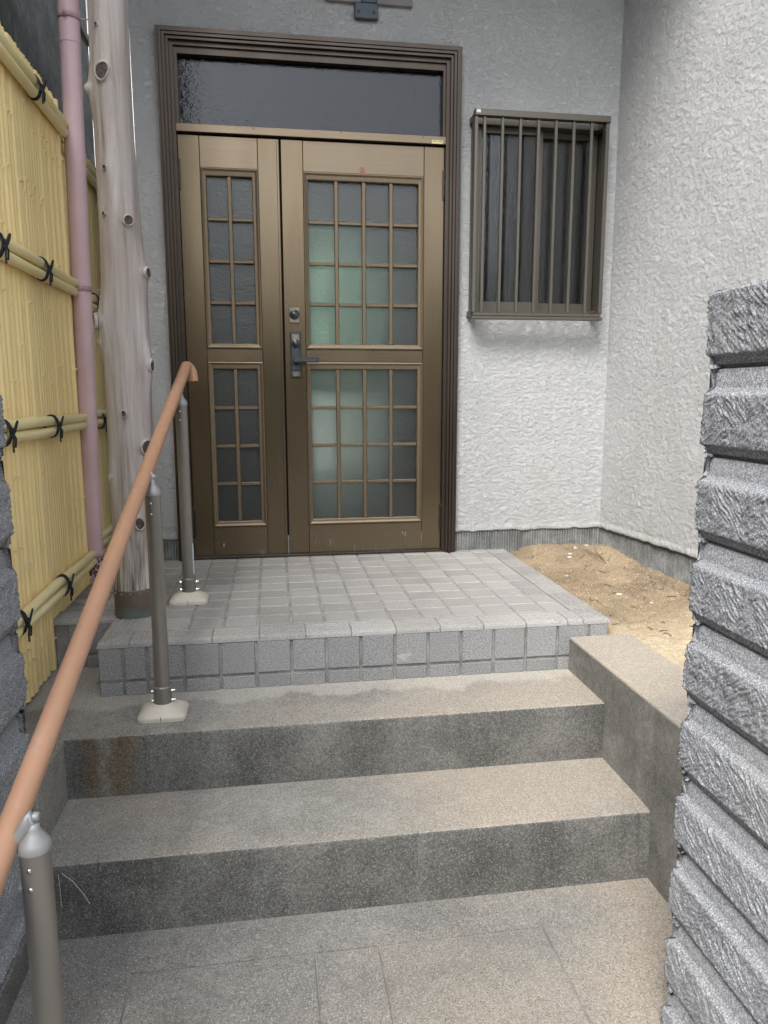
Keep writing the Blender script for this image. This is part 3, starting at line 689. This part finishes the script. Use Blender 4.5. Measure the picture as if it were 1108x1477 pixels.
# ---- pale cloth added behind the frosted panes, bent back so its glow fades
cl = MB(); xs_ = np.linspace(.40, .92, 70)
def drape(x, z, zc, hz): return .060+max(0, x-.53)**1.3*1.1+.35*max(0, abs(z-zc)-hz)**1.25*2.6+.005*math.sin(x*70+z*3)
cl.grid([[(x, drape(x, z, 1.08, .16), z) for x in xs_] for z in np.linspace(.74, 1.62, 26)], 0, True, flip=True)
cl.grid([[(x, drape(x, z, .55, .12)+.004, z) for x in xs_] for z in np.linspace(.10, .75, 22)], 1, True, flip=True)
tag(cl.build('added_cloth', [M['cloth'], M['clothw']]), 'pale green and white cloth added behind the frosted right door for its blurred glow', 'cloth')

# ================================================================ GRANITE PILLARS
def chisel(U, V, seed):
    wob = (fbm(U*22, V*22, 3, seed)-.5)*.026
    msk = np.clip((fbm(U*16, V*14, 3, seed+3)-.47)*12+.6*(.9 if seed % 3 == 0 else -.5 if seed % 3 == 1 else 0), -1, 1)*.5+.5
    h = 0
    for sgn, w in ((1, msk), (-1, 1-msk)):
        s = (U*.64+sgn*V*.77+wob)/.0100; t = (U*.77*sgn-V*.64*1)/.021
        cell = np.floor(s); ph = vnoise(cell*3.7, t+cell*1.9, seed+11)
        f_ = s-cell; rid = np.where(f_ < .68, f_/.68, (1-f_)/.32)**.8
        h = h+w*rid*(.15+1.1*ph)
    h = h*.0056-.0034
    h += (fbm(U*60, V*60, 3, seed+20)-.45)*.004+(fbm(U*200, V*200, 2, seed+31)-.4)*.0030+(fbm(U*12, V*12, 2, seed+40)-.45)*.004
    return h
def pillar(root, sgn, xf, yf, ylen, zbase):
    """sgn=+1: visible face looks towards -X; sgn=-1: towards +X"""
    courses = [(.968, .8003, True)]+[(.742-.197*k+.058, .742-.197*k-.1390, False) for k in range(9)]
    ex = .34
    for ci, (zt, zb, topc) in enumerate(courses):
        zb = max(zb, zbase)
        if zt-zb < .03: continue
        Tt = zt-.003 if topc else zt-.058
        rough_b = Tt-.112 if not topc else .828
        du = .0034; us = []                     # path: far return -> corner -> visible face -> near return
        a = np.concatenate([np.linspace(-ex, -.14, 5)[:-1], np.arange(-.14, 0, .007), np.arange(0, ylen, du), ylen+np.linspace(0, .12, 14)[1:], ylen+np.array([.2, ex])])
        prof = []
        if topc: prof.append((zt, .03, 0)); prof.append((zt-.002, .010, .5)); 
        else: prof += [(zt, .034, 0), (zt-.002, .0185, .08), (zt-.040, .0180, .08), (zt-.044, .0172, .08), (zt-.055, .005, .15)]
        for z in np.linspace(Tt, max(rough_b, zb+.001), 36):
            e = min((Tt-z), (z-rough_b))/.005; prof.append((z, 0.0025*(1-min(1, max(0, e))), min(1, .3+.7*max(0, e))))
        if rough_b > zb: prof += [(rough_b-.002, .010, .3), (rough_b-.004, .013, .12), (max(zb, min(rough_b-.010, zb+.0085)), .0135, .08), (max(zb, min(rough_b-.011, zb+.0075)), .027, .05), (zb+.0005, .0275, .03), (zb+.0004, .034, 0)]
        PZ = np.array([p[0] for p in prof]); PI = np.array([p[1] for p in prof]); PW = np.array([p[2] for p in prof])
        U, Zz = np.meshgrid(a, PZ); D = chisel(U+ci*3.3, Zz, ci+(0 if sgn > 0 else 50))*PW[:, None]-PI[:, None]
        rc = .004; D = D-rc*.5
        Ux = np.where(U < 0, -U, np.where(U > ylen, U-ylen, 0)); Uy = np.clip(U, 0, ylen)
        # outward normal, blended at the two corners
        nx = np.where((U >= -.004) & (U <= ylen+.004), 1., 0.); ny = np.where(U < .004, 1., np.where(U > ylen-.004, -1., 0.))
        nn = np.sqrt(nx**2+ny**2); k = np.where(nn > 1.1, 1., 1.); nx = nx*k; ny = ny*k
        Xw = xf+sgn*(Ux-nx*D); Yw = yf-Uy+ny*D
        MB().grid(np.stack([Xw, Yw, Zz], 2), 0, True, flip=(sgn > 0)).build('stone', M['granite'], root)
    b = MB(); x0, x1 = sorted((xf+sgn*.031, xf+sgn*ex)); b.box(x0, x1, yf-ylen+.029, yf-.029, zbase, .964)
    b.build('core', M['granite'], root)
    x0, x1 = sorted((xf+sgn*.012, xf+sgn*ex)); gx, gy = np.meshgrid(np.linspace(x0, x1, 60), np.linspace(yf-ylen+.01, yf-.010, 160))
    MB().grid(np.stack([gx, gy, .9665+(fbm(gx*40, gy*40, 3, 2)-.5)*.006], 2), 0, True).build('cap_face', M['granite'], root)
pr_ = tag(empty('gate_pillar', (1.26, -1.8, -.54)), 'rock faced grey granite gate pillar at the right of the path', 'pillar'); pr_.location = (0, 0, 0)
pillar(pr_, 1, 1.262, -1.803, .86, -.95)
# the right pillar stands a step nearer than the kerb's end: bring it to its place on the path
pr_.scale = (.78, .78, .78); pr_.location = Vector((.2966, -3.357, .7433))*.22
pl_ = tag(empty('gate_pillar'), 'rock faced grey granite gate pillar at the left in front of the bamboo fence', 'pillar')
pillar(pl_, -1, -.282, -1.628, .95, -.462)
MB().box(-.66, -.278, -2.6, -1.642, -.60, -.463, .006).build('plinth', M['ledge'], pl_)

# ================================================================ BAMBOO FENCES
def culm_mesh(seed, H=2.0):
    rn = random.Random(seed); nodes = []; z = rn.uniform(.05, .5)
    while z < H: nodes.append(z); z += rn.uniform(.28, .62)
    zs = [(0, 1.)]
    for z in nodes: zs += [(z-.016, 1.), (z-.006, 1.06), (z-.004, 1.12), (z+.0005, 1.42), (z+.0030, 1.42), (z+.0038, 1.0)]
    zs += [(H, 1.)]; G = []
    for z, k in zs:
        if z > H: continue
        G.append([(math.cos(a)*.5*(1+(k-1)*1.5), math.sin(a)*.5*(1+(k-1)*.35), z) for a in np.linspace(-2.0, 2.0, 9)])   # faces +X, unit width 1 across Y
    b = MB().grid(G, 0, True); top = [(x, y, H) for x, y, _ in G[-1]]; b.add(top, [tuple(range(len(top)))])
    me = b.mesh('culm'); me.materials.append(M['bam']); return me
culms = [culm_mesh(i) for i in range(14)]
def rope_tie(root, loc, spread=.038, flip=1, loop=True):
    b = MB(); r = .0028
    for s in (-.004, .002, .008):                          # turns around the two rails
        pts = []
        for k in range(17):
            a = 6.283*k/16; pts.append((.022*math.cos(a), s+.002*math.sin(a*2), spread*.95*math.sin(a)))
        b.tube(pts, r, 6)
    b.tube([(.022, -.004, -.012), (.027, .003, 0), (.022, .010, .012)], .0045, 6); b.tube([(.022, .010, -.010), (.028, .0, .0), (.022, -.006, .010)], .004, 6)
    lp = [(.024, .004, .0)]
    for k in range(15):
        a = 6.283*k/14; q = .023*(1-math.cos(a)); w_ = .011*math.sin(a); lp.append((.029+.004*math.sin(a), .003+q*.72-w_*.7, q*.62+w_*.8))
    b.tube(lp, r, 6)
    b.tube([(.026, 0, 0), (.030, -.006, -.014), (.027, -.004, -.032), (.029, -.010, -.052)], r, 6); b.tube([(.026, .002, 0), (.032, .006, -.016), (.028, .010, -.040)], r, 6)
    o = b.build('rope_tie', M['rope'], root); o.location = loc; return o
def rail_pole(root, x, y0, y1, z, r, seed, hollow=False):
    rn = random.Random(seed); pts = []; rad = []; y = y0; nx = y0+rn.uniform(.1, .25)
    ys = [y0]; rs = [r*.97]
    while nx < y1-.03:
        for d, k in ((-.010, 1.), (-.003, 1.05), (0, .97), (.003, 1.05), (.010, 1.)): ys.append(nx+d); rs.append(r*k)
        nx += rn.uniform(.20, .30)
    if not hollow: ys += [y1-.006, y1-.002, y1]; rs += [r, r*.85, r*.45]
    else: ys.append(y1); rs.append(r)
    b = MB().tube([(x+.0015*math.sin(q*9+seed), q, z+.002*math.sin(q*7+seed*2)) for q in ys], rs, 14, cap=True)
    return b.build('bamboo_rail', M['bamrail'], root)
def fence(root, x, y0, y1, z0, z1, rails, ties, hollow, seed):
    rn = random.Random(seed); y = y1; MB().box(x-.035, x-.014, y0, y1, z0+.02, z1-.02).build('backing', M['bamshade'], root)
    while y > y0:
        w = rn.choice([.016, .020, .026, .032, .037]); o = bpy.data.objects.new('bamboo_culm', rn.choice(culms)); C.objects.link(o); o.parent = root
        dz = rn.uniform(0, .0045); o.location = (x-.010, y-w/2, z0+rn.uniform(-.004, .004)); hh = (z1-z0+dz)/2.0
        o.scale = (w*.80, w*1.0, hh); y -= w
    for zc, r in rails:
        for s in (1, -1): rail_pole(root, x+.020, y0, y1+(.02 if not hollow else 0), zc+s*(r+.001), r, seed*7+int(zc*100)+s)
    if hollow:
        b = MB()
        for zc, r in rails:
            for s in (1, -1): b.lathe((x+.020, y0-.0015, zc+s*(r+.001)), [(r, .002), (r, -.004), (r*.82, -.004), (r*.80, .0012), (.0001, .0012)], 16, 0, 'y')
        b.build('rail_end', M['bamrail'], root)
    for ty, tz in ties: rope_tie(root, (x+.022, ty, tz))
fa = tag(empty('bamboo_fence'), 'yellow bamboo screen fence nearest the steps with tied double rails', 'fence')
RZ = [(1.704, .0160), (1.142, .0160), (.642, .0158), (.102, .0158)]
fence(fa, -.444, -1.42, -.335, -.165, 1.795, RZ, [(-.73, 1.704), (-1.19, 1.142), (-.79, 1.142), (-1.25, .642), (-.80, .642), (-1.25, .11), (-.81, .104)], False, 3)
MB().box(-.485, -.452, -.333, -.318, -.16, 1.74, .003).build('fence_post', M['bamshade'], fa)  # dark strip at the panel end, its shade is in the colour
fb = tag(empty('bamboo_fence'), 'yellow bamboo screen fence set back behind the pink downpipe', 'fence')
fence(fb, -.490, -.255, 1.3, -.17, 1.79, RZ, [(.10, .630), (.13, 1.150)], True, 11)
MB().box(-.57, -.505, -.335, -.262, -.16, 1.70, .003).build('fence_post', M['bamshade'], fb)  # same darkened bamboo, shade of the gap put into the colour

# neighbour's wall, far backdrop between the houses
tag(MB().box(-1.1, -.80, -3.6, 1.93, -.6, 3.55).box(-.8, -.775, -3.6, 1.9, 2.92, 2.96).build('neighbour_wall', M['neigh']), 'dark stained concrete wall of the neighbouring building behind the bamboo fence', 'wall')
fh = tag(empty('far_house'), 'bright white house glimpsed between the log post and the stucco wall', 'house')
MB().box(-3.5, 1.5, 6.0, 6.3, -.6, 5.6).build('wall', M['white'], fh); MB().box(-3.7, 1.7, 5.4, 6.5, 5.6, 5.72).build('roof', M['dark'], fh)
b = MB(); rn = random.Random(8)
for i in range(2600):
    c = Vector((rn.uniform(-1.3, -.2), rn.uniform(2.4, 3.1), rn.uniform(-.5, 1.9+.5*rn.random()))); s = rn.uniform(.02, .05)
    d1 = Vector((rn.gauss(0, 1), rn.gauss(0, 1), rn.gauss(0, 1))).normalized()*s; d2 = d1.orthogonal().normalized()*s*.5
    b.add([c-d1, c-d2, c+d1, c+d2], [(0, 1, 2, 3)])
sh = tag(empty('shrub'), 'dark green shrub in the gap behind the log post', 'shrub'); b.build('foliage', M['leaf'], sh)
MB().tube([(-.75, 2.75, -.6), (-.72, 2.75, .2), (-.78, 2.72, 1.4)], [.03, .02, .008], 7).build('trunk', M['twig'], sh)

# ================================================================ DOWNPIPE
dp = tag(empty('downpipe'), 'pink painted drainpipe strapped up between fence and log post', 'pipe')
def px(z): return -.4265+.0196*(z-.1)*.9
YP = -.335; RP = .0355
MB().tube([(px(z), YP, z) for z in (1.9985, 2.1, 2.4, 3.01)], RP+.0015, 28).build('pipe_section', M['pipe'], dp)
MB().tube([(px(z), YP, z) for z in (.021, .4, .9, 1.4, 1.998)], RP, 28).build('pipe_section', M['pipe'], dp)
MB().tube([(px(z), YP, z) for z in (-.2, .0, .020)], RP+.003, 28).build('pipe_section', M['pipe'], dp)
for z in (2.085, 1.140, .108):
    b = MB().lathe((px(z), YP, z), [(RP+.0003, -.009), (RP+.0032, -.009), (RP+.0032, .009), (RP+.0003, .009)], 28)
    b.box(px(z)+RP-.002, px(z)+RP+.030, YP-.003, YP+.001, z-.002, z+.002); b.box(px(z)-.010, px(z)+.004, YP-RP-.012, YP-RP-.001, z-.010, z+.010, .002)
    b.lathe((px(z)-.003, YP-RP-.012, z), [(.0001, -.004), (.0045, -.004), (.005, 0)], 10, 0, 'y'); b.build('pipe_strap', M['clamp'], dp)
b = MB(); rn = random.Random(3)
for i in range(46):
    a = rn.gauss(-1.35, .42); z = rn.choice([rn.gauss(.085, .012), rn.gauss(.04, .014), rn.uniform(.0, .1)]); s = rn.uniform(.002, .006)
    n = 7; V = []
    for k in range(n):
        t = 6.283*k/n; q = s*rn.uniform(.5, 1.2); aa = a+math.cos(t)*q/RP; zz = z+math.sin(t)*q*1.4; rr = RP+(.0034 if zz < .0205 else .0006)+.0002; V.append((px(zz)+rr*math.cos(aa), YP+rr*math.sin(aa), zz))
    b.add(V, [tuple(range(n))])
b.build('rust_flake', M['rust'], dp)

# ================================================================ LOG POST
lp_ = tag(empty('log_post'), 'weathered grey cedar log post with cut knots and copper foot', 'post')
LT = [(0, -.185, .0625), (.086, -.182, .064), (.255, -.176, .0655), (.491, -.168, .0675), (.697, -.165, .0685), (.853, -.164, .0700), (1.05, -.163, .0690), (1.198, -.164, .0655), (1.326, -.166, .063), (1.531, -.166, .0610), (1.71, -.165, .0615), (1.90, -.162, .0610), (2.3, -.160, .060), (2.90, -.157, .058)]
lz = np.array([p[0] for p in LT]); lx = np.array([p[1] for p in LT]); lr = np.array([p[2] for p in LT]); YL = -.83
KN = [(1.698, -.177, .014, .010, 'c'), (1.276, -.132, .0095, .010, 'c'), (1.125, -.080, .010, .020, 'c'), (.975, -.236, .013, .022, 'c'), (.683, -.171, .006, .006, 'c'), (.836, -.088, .010, .016, 'c'),
      (.575, -.118, .013, .012, 'c'), (1.294, -.198, .004, .004, 'c'), (1.66, -.230, .009, .020, 'n'), (1.429, -.188, .0045, .004, 'c'), (.324, -.145, .011, .008, 'c'), (.905, -.232, .006, .010, 'n'), (.47, -.228, .008, .008, 'n'), (1.04, -.20, .003, .0, 'n'), (1.83, -.19, .004, .002, 'c')]
zz = np.arange(0.088, 2.90, .0062); th = np.linspace(0, 2*math.pi, 121)[:-1]
TH, ZZ = np.meshgrid(th, zz); r0 = np.interp(ZZ, lz, lr); x0 = np.interp(ZZ, lz, lx)
RR = r0+(fbm(TH*1.1+0*ZZ, ZZ*3, 2, 6)-.5)*.0*1+.0030*np.sin(TH*2+ZZ*2.4)+.0018*np.sin(TH*3-ZZ*5+1)
RR += .0012*(vnoise(TH*9/1, ZZ*2.2, 3)-.5)*(np.minimum(TH, 2*math.pi-TH) > .0)
kn_pos = []
for (kz, kx, s, pro, ty) in KN:
    s *= 1.5
    cx = np.interp(kz, lz, lx); r = np.interp(kz, lz, lr); c = np.clip((kx-cx)/r, -.93, .93); ang = 2*math.pi-math.acos(c)
    dth = (TH-ang+math.pi) % (2*math.pi)-math.pi; du = dth*r; dz = ZZ-kz
    d = np.sqrt(du**2+dz**2)/s; dl = np.sqrt(du**2+(dz/2.1)**2)/(s*1.9)
    RR += pro*.62*np.exp(-(dl**2))+pro*.55*np.exp(-((d-.0)/1.15)**4)
    RR -= .0085*np.exp(-(d/.80)**6)*(1 if ty == 'c' else 0)
    kn_pos.append((ang, kz, r+pro*1.17+.0022, s, ty, cx))
MB().grid(np.stack([x0+RR*np.cos(TH), YL+RR*np.sin(TH), ZZ], 2), 0, True, closed=True).build('trunk', M['log'], lp_)
rn = random.Random(2)
for i, (ang, kz, r, s, ty, cx) in enumerate(kn_pos):
    if ty != 'c': continue
    n = Vector((math.cos(ang), math.sin(ang), 0)); t = Vector((-n.y, n.x, 0)); upv = Vector((0, 0, 1)); c = Vector((cx, YL, kz))+n*(r-.0035)
    G = []; w = [1+.09*math.sin(6.283*k/22*2+i)+.05*math.sin(6.283*k/22*3+2*i)+rn.uniform(-.012, .012) for k in range(22)]
    for q, h in ((1.26, -.006), (1.20, .001), (1.08, .0036), (.98, .0036), (.92, .0008)):
        G.append([tuple(c+t*(math.cos(6.283*k/22)*s*q*w[k]*.95)+upv*(math.sin(6.283*k/22)*s*q*w[k]*1.12)+n*h) for k in range(22)])
    b = MB().grid(G, 1, True, closed=True)
    G2 = [G[-1]]+[[tuple(c+t*(math.cos(6.283*k/22)*s*q*w[k])+upv*(math.sin(6.283*k/22)*s*q*w[k]*1.1)+n*h) for k in range(22)] for q, h in ((.55, .0008), (.3, .0014), (.02, .0002))]
    b.grid(G2, 0, True, closed=True); b.build('knot', [M['knot'], M['knotring']], lp_)
b = MB(); zs = [0.0005, .012, .05, .088, .0955, .0956]
b.lathe((-.183, YL, 0), [(.0665, .0005), (.0668, .03), (.0665, .07), (.0675, .0935), (.0675, .096), (.0640, .0965)], 40); b.build('copper_sleeve', M['copper'], lp_)
b = MB()
for k in range(14):
    a = 6.283*k/14+.2; b.lathe((0, 0, 0), [(.0001, 0)], 3) if 0 else None
    c = Vector((-.183+.0675*math.cos(a), YL+.0675*math.sin(a), .086)); bm = bmesh.new(); bmesh.ops.create_icosphere(bm, subdivisions=1, radius=.0026)
    b.add([(v.co+c)[:] for v in bm.verts], [[v.index for v in f.verts] for f in bm.faces], 0, True); bm.free()
b.build('nail', M['steel'], lp_)

# ================================================================ HANDRAIL
hr = tag(empty('handrail'), 'terracotta round handrail on three aluminium posts beside the steps', 'handrail')
A = Vector((-.026, -.70, .763)); B = Vector((-.053, -1.30, .520)); dv = (B-A)
def rp(y): return A+dv*((y-A.y)/dv.y)
Pend = rp(-.50)
pts = [rp(-3.05), rp(-2.4), rp(-1.6), rp(-1.0), rp(-.56), Pend]
elbow = [Pend+Vector((.001, .010, .003)), Pend+Vector((.005, .020, .003)), Pend+Vector((.011, .027, -.003)), Pend+Vector((.017, .030, -.014)), Pend+Vector((.020, .031, -.030)), Pend+Vector((.021, .031, -.050))]
MB().tube(pts, .0195, 28).build('rail', M['rail'], hr)
MB().tube([rp(-.505)]+elbow, [.0197, .0205, .0207, .0207, .0205, .0203, .0200], 28).build('end_elbow', M['rail'], hr)
def post(x, y, zb, base=True, dz=0):
    rr = rp(y); ztop = rr.z-.055+dz; p = empty('post', parent=hr); R_ = .0212
    MB().tube([(x, y, zb+.02), (x, y, (zb+ztop)/2), (x, y, ztop)], R_, 28).build('tube', M['alu'], p)
    # domed cap and neck reaching the rail
    b = MB().lathe((x, y, ztop), [(R_+.0012, -.001), (R_+.0016, .006), (R_-.001, .013), (.013, .024), (.009, .032), (.0085, .040), (.0001, .041)], 28)
    top = Vector((x-.002, y, ztop+.036)); tgt = rr+Vector((.012, 0, -.004)); mid = Vector((x-.002, y, ztop+.050))
    b.tube([top, mid, (mid+tgt)/2+Vector((.004, 0, .004)), tgt], [.0088, .0100, .0105, .0100], 14)
    b.lathe((x+.006, y-.001, ztop+.050), [(.0001, .004), (.0055, .004), (.0068, .002), (.0068, -.004)], 16, 0, 'x'); b.build('bracket', M['alu_l'], p)
    b = MB()
    for z in (ztop-.022, ztop-.052): b.lathe((x-.003, y-R_+.0004, z), [(.0001, -.0022), (.0032, -.0022), (.0036, 0)], 12, 0, 'y')
    b.build('rivet', M['steel'], p)
    if base:
        MB().lathe((x, y, zb), [(R_+.0042, .030), (R_+.0046, .084), (R_+.0046, .088), (R_+.0002, .0895)], 28).box(x-.0006, x+.0006, y-R_-.0052, y-R_-.004, zb+.03, zb+.086).build('collar', M['alu'], p)
        b = MB(); rows_ = []
        for k, (sx_, sy_, z_) in enumerate([(.0675, .056, 0), (.0680, .0565, .011), (.0672, .0550, .0145), (.060, .046, .0225), (.046, .037, .0300), (.032, .029, .0345), (.0275, .0272, .0375), (.0205, .0205, .038)]):
            ring = []
            for q in range(32):
                a = 6.283*q/32; e = 9 if k < 3 else 5 if k < 4 else 3.4 if k < 5 else 2; ca, sa = math.cos(a), math.sin(a); m_ = (abs(ca)**e+abs(sa)**e)**(-1/e)
                ring.append((x+sx_*m_*ca, y-.004+sy_*m_*sa, zb+.0008+z_-(.0035*abs(ca)**3 if 1 <= k < 4 else 0)))
            rows_.append(ring)
        b.grid(rows_, 0, True, closed=True); b.build('base_cover', M['cover'], p)
        MB().box(x-.0007, x+.0007, y-.0610, y-.052, zb+.0015, zb+.017).build('cover_seam', M['dark'], p)
        for z in (.046, .074):
            for sg in (1, -1):
                L = .010 if sg > 0 else .004
                MB().tube([(x+sg*(R_+.002), y-.006, zb+z), (x+sg*(R_+.005+L), y-.006, zb+z)], .0030, 10).tube([(x+sg*(R_+.0052), y-.006, zb+z), (x+sg*(R_+.0085), y-.006, zb+z)], .0055, 6, smooth=False).build('bolt', M['steel'], p)
    return p
pa = post(-.0165, -.700, 0.0)
pb = post(-.0345, -1.285, -.1714)
pc = post(-.060, -2.320, -.538, True, .040)
MB().add([(-.0165+.0215*math.cos(a), -.70+.0215*math.sin(a), z) for z in (.105, .215) for a in (-.55, -.2, .15)], [(0, 1, 4, 3), (1, 2, 5, 4)]).build('label_strip', M['label'], pa)

# dry grass stems caught behind the near post
for i, (pts, lb) in enumerate([([(-.215, -1.712, -.36), (-.19, -1.722, -.375), (-.165, -1.735, -.40), (-.15, -1.74, -.425)], 'thin dry straw leaning out from the near handrail post over the riser'), ([(-.222, -1.715, -.36), (-.218, -1.722, -.40), (-.219, -1.72, -.44)], 'short dry straw hanging down the riser beside the near post')]):
    tag(MB().tube(pts, .0008, 5).build('straw', M['straw']), lb, 'straw')

# ================================================================ across the street (seen only as reflections)
st = tag(empty('street_house'), 'pale rendered house across the street behind the viewer', 'house')
MB().box(-9, 7, -17.5, -13, -.6, 3.0).build('wall', m_plain('street_render', (.42, .40, .37), .9), st)
MB().box(-9.5, 7.5, -18, -12.6, 3.0, 3.25).build('roof', M['slate'], st)
for x in (-6, -2.2, 2.4): box('window', M['room'], st, x, x+1.7, -13.0, -12.97, .5, 1.8)
b = MB(); rn = random.Random(4)
for i in range(9000):
    c = Vector((rn.uniform(-7, 6), -9+rn.uniform(-.5, .5), -.6+rn.random()**.8*(2.3+.3*math.sin(i)))); q = rn.uniform(.04, .09)
    d1 = Vector((rn.gauss(0, 1), rn.gauss(0, 1), rn.gauss(0, 1))).normalized()*q; d2 = d1.orthogonal().normalized()*q*.55
    b.add([c-d1, c-d2, c+d1, c+d2], [(0, 1, 2, 3)])
hg = tag(empty('hedge'), 'leafy green hedge across the street behind the viewer', 'hedge'); b.build('foliage', m_plain('hedge_leaf', (.075, .12, .04), .6, 0, .4, 3), hg)
MB().box(-7, 6, -9.4, -8.6, -.6, 1.35).build('inner_growth', M['leaf'], hg)
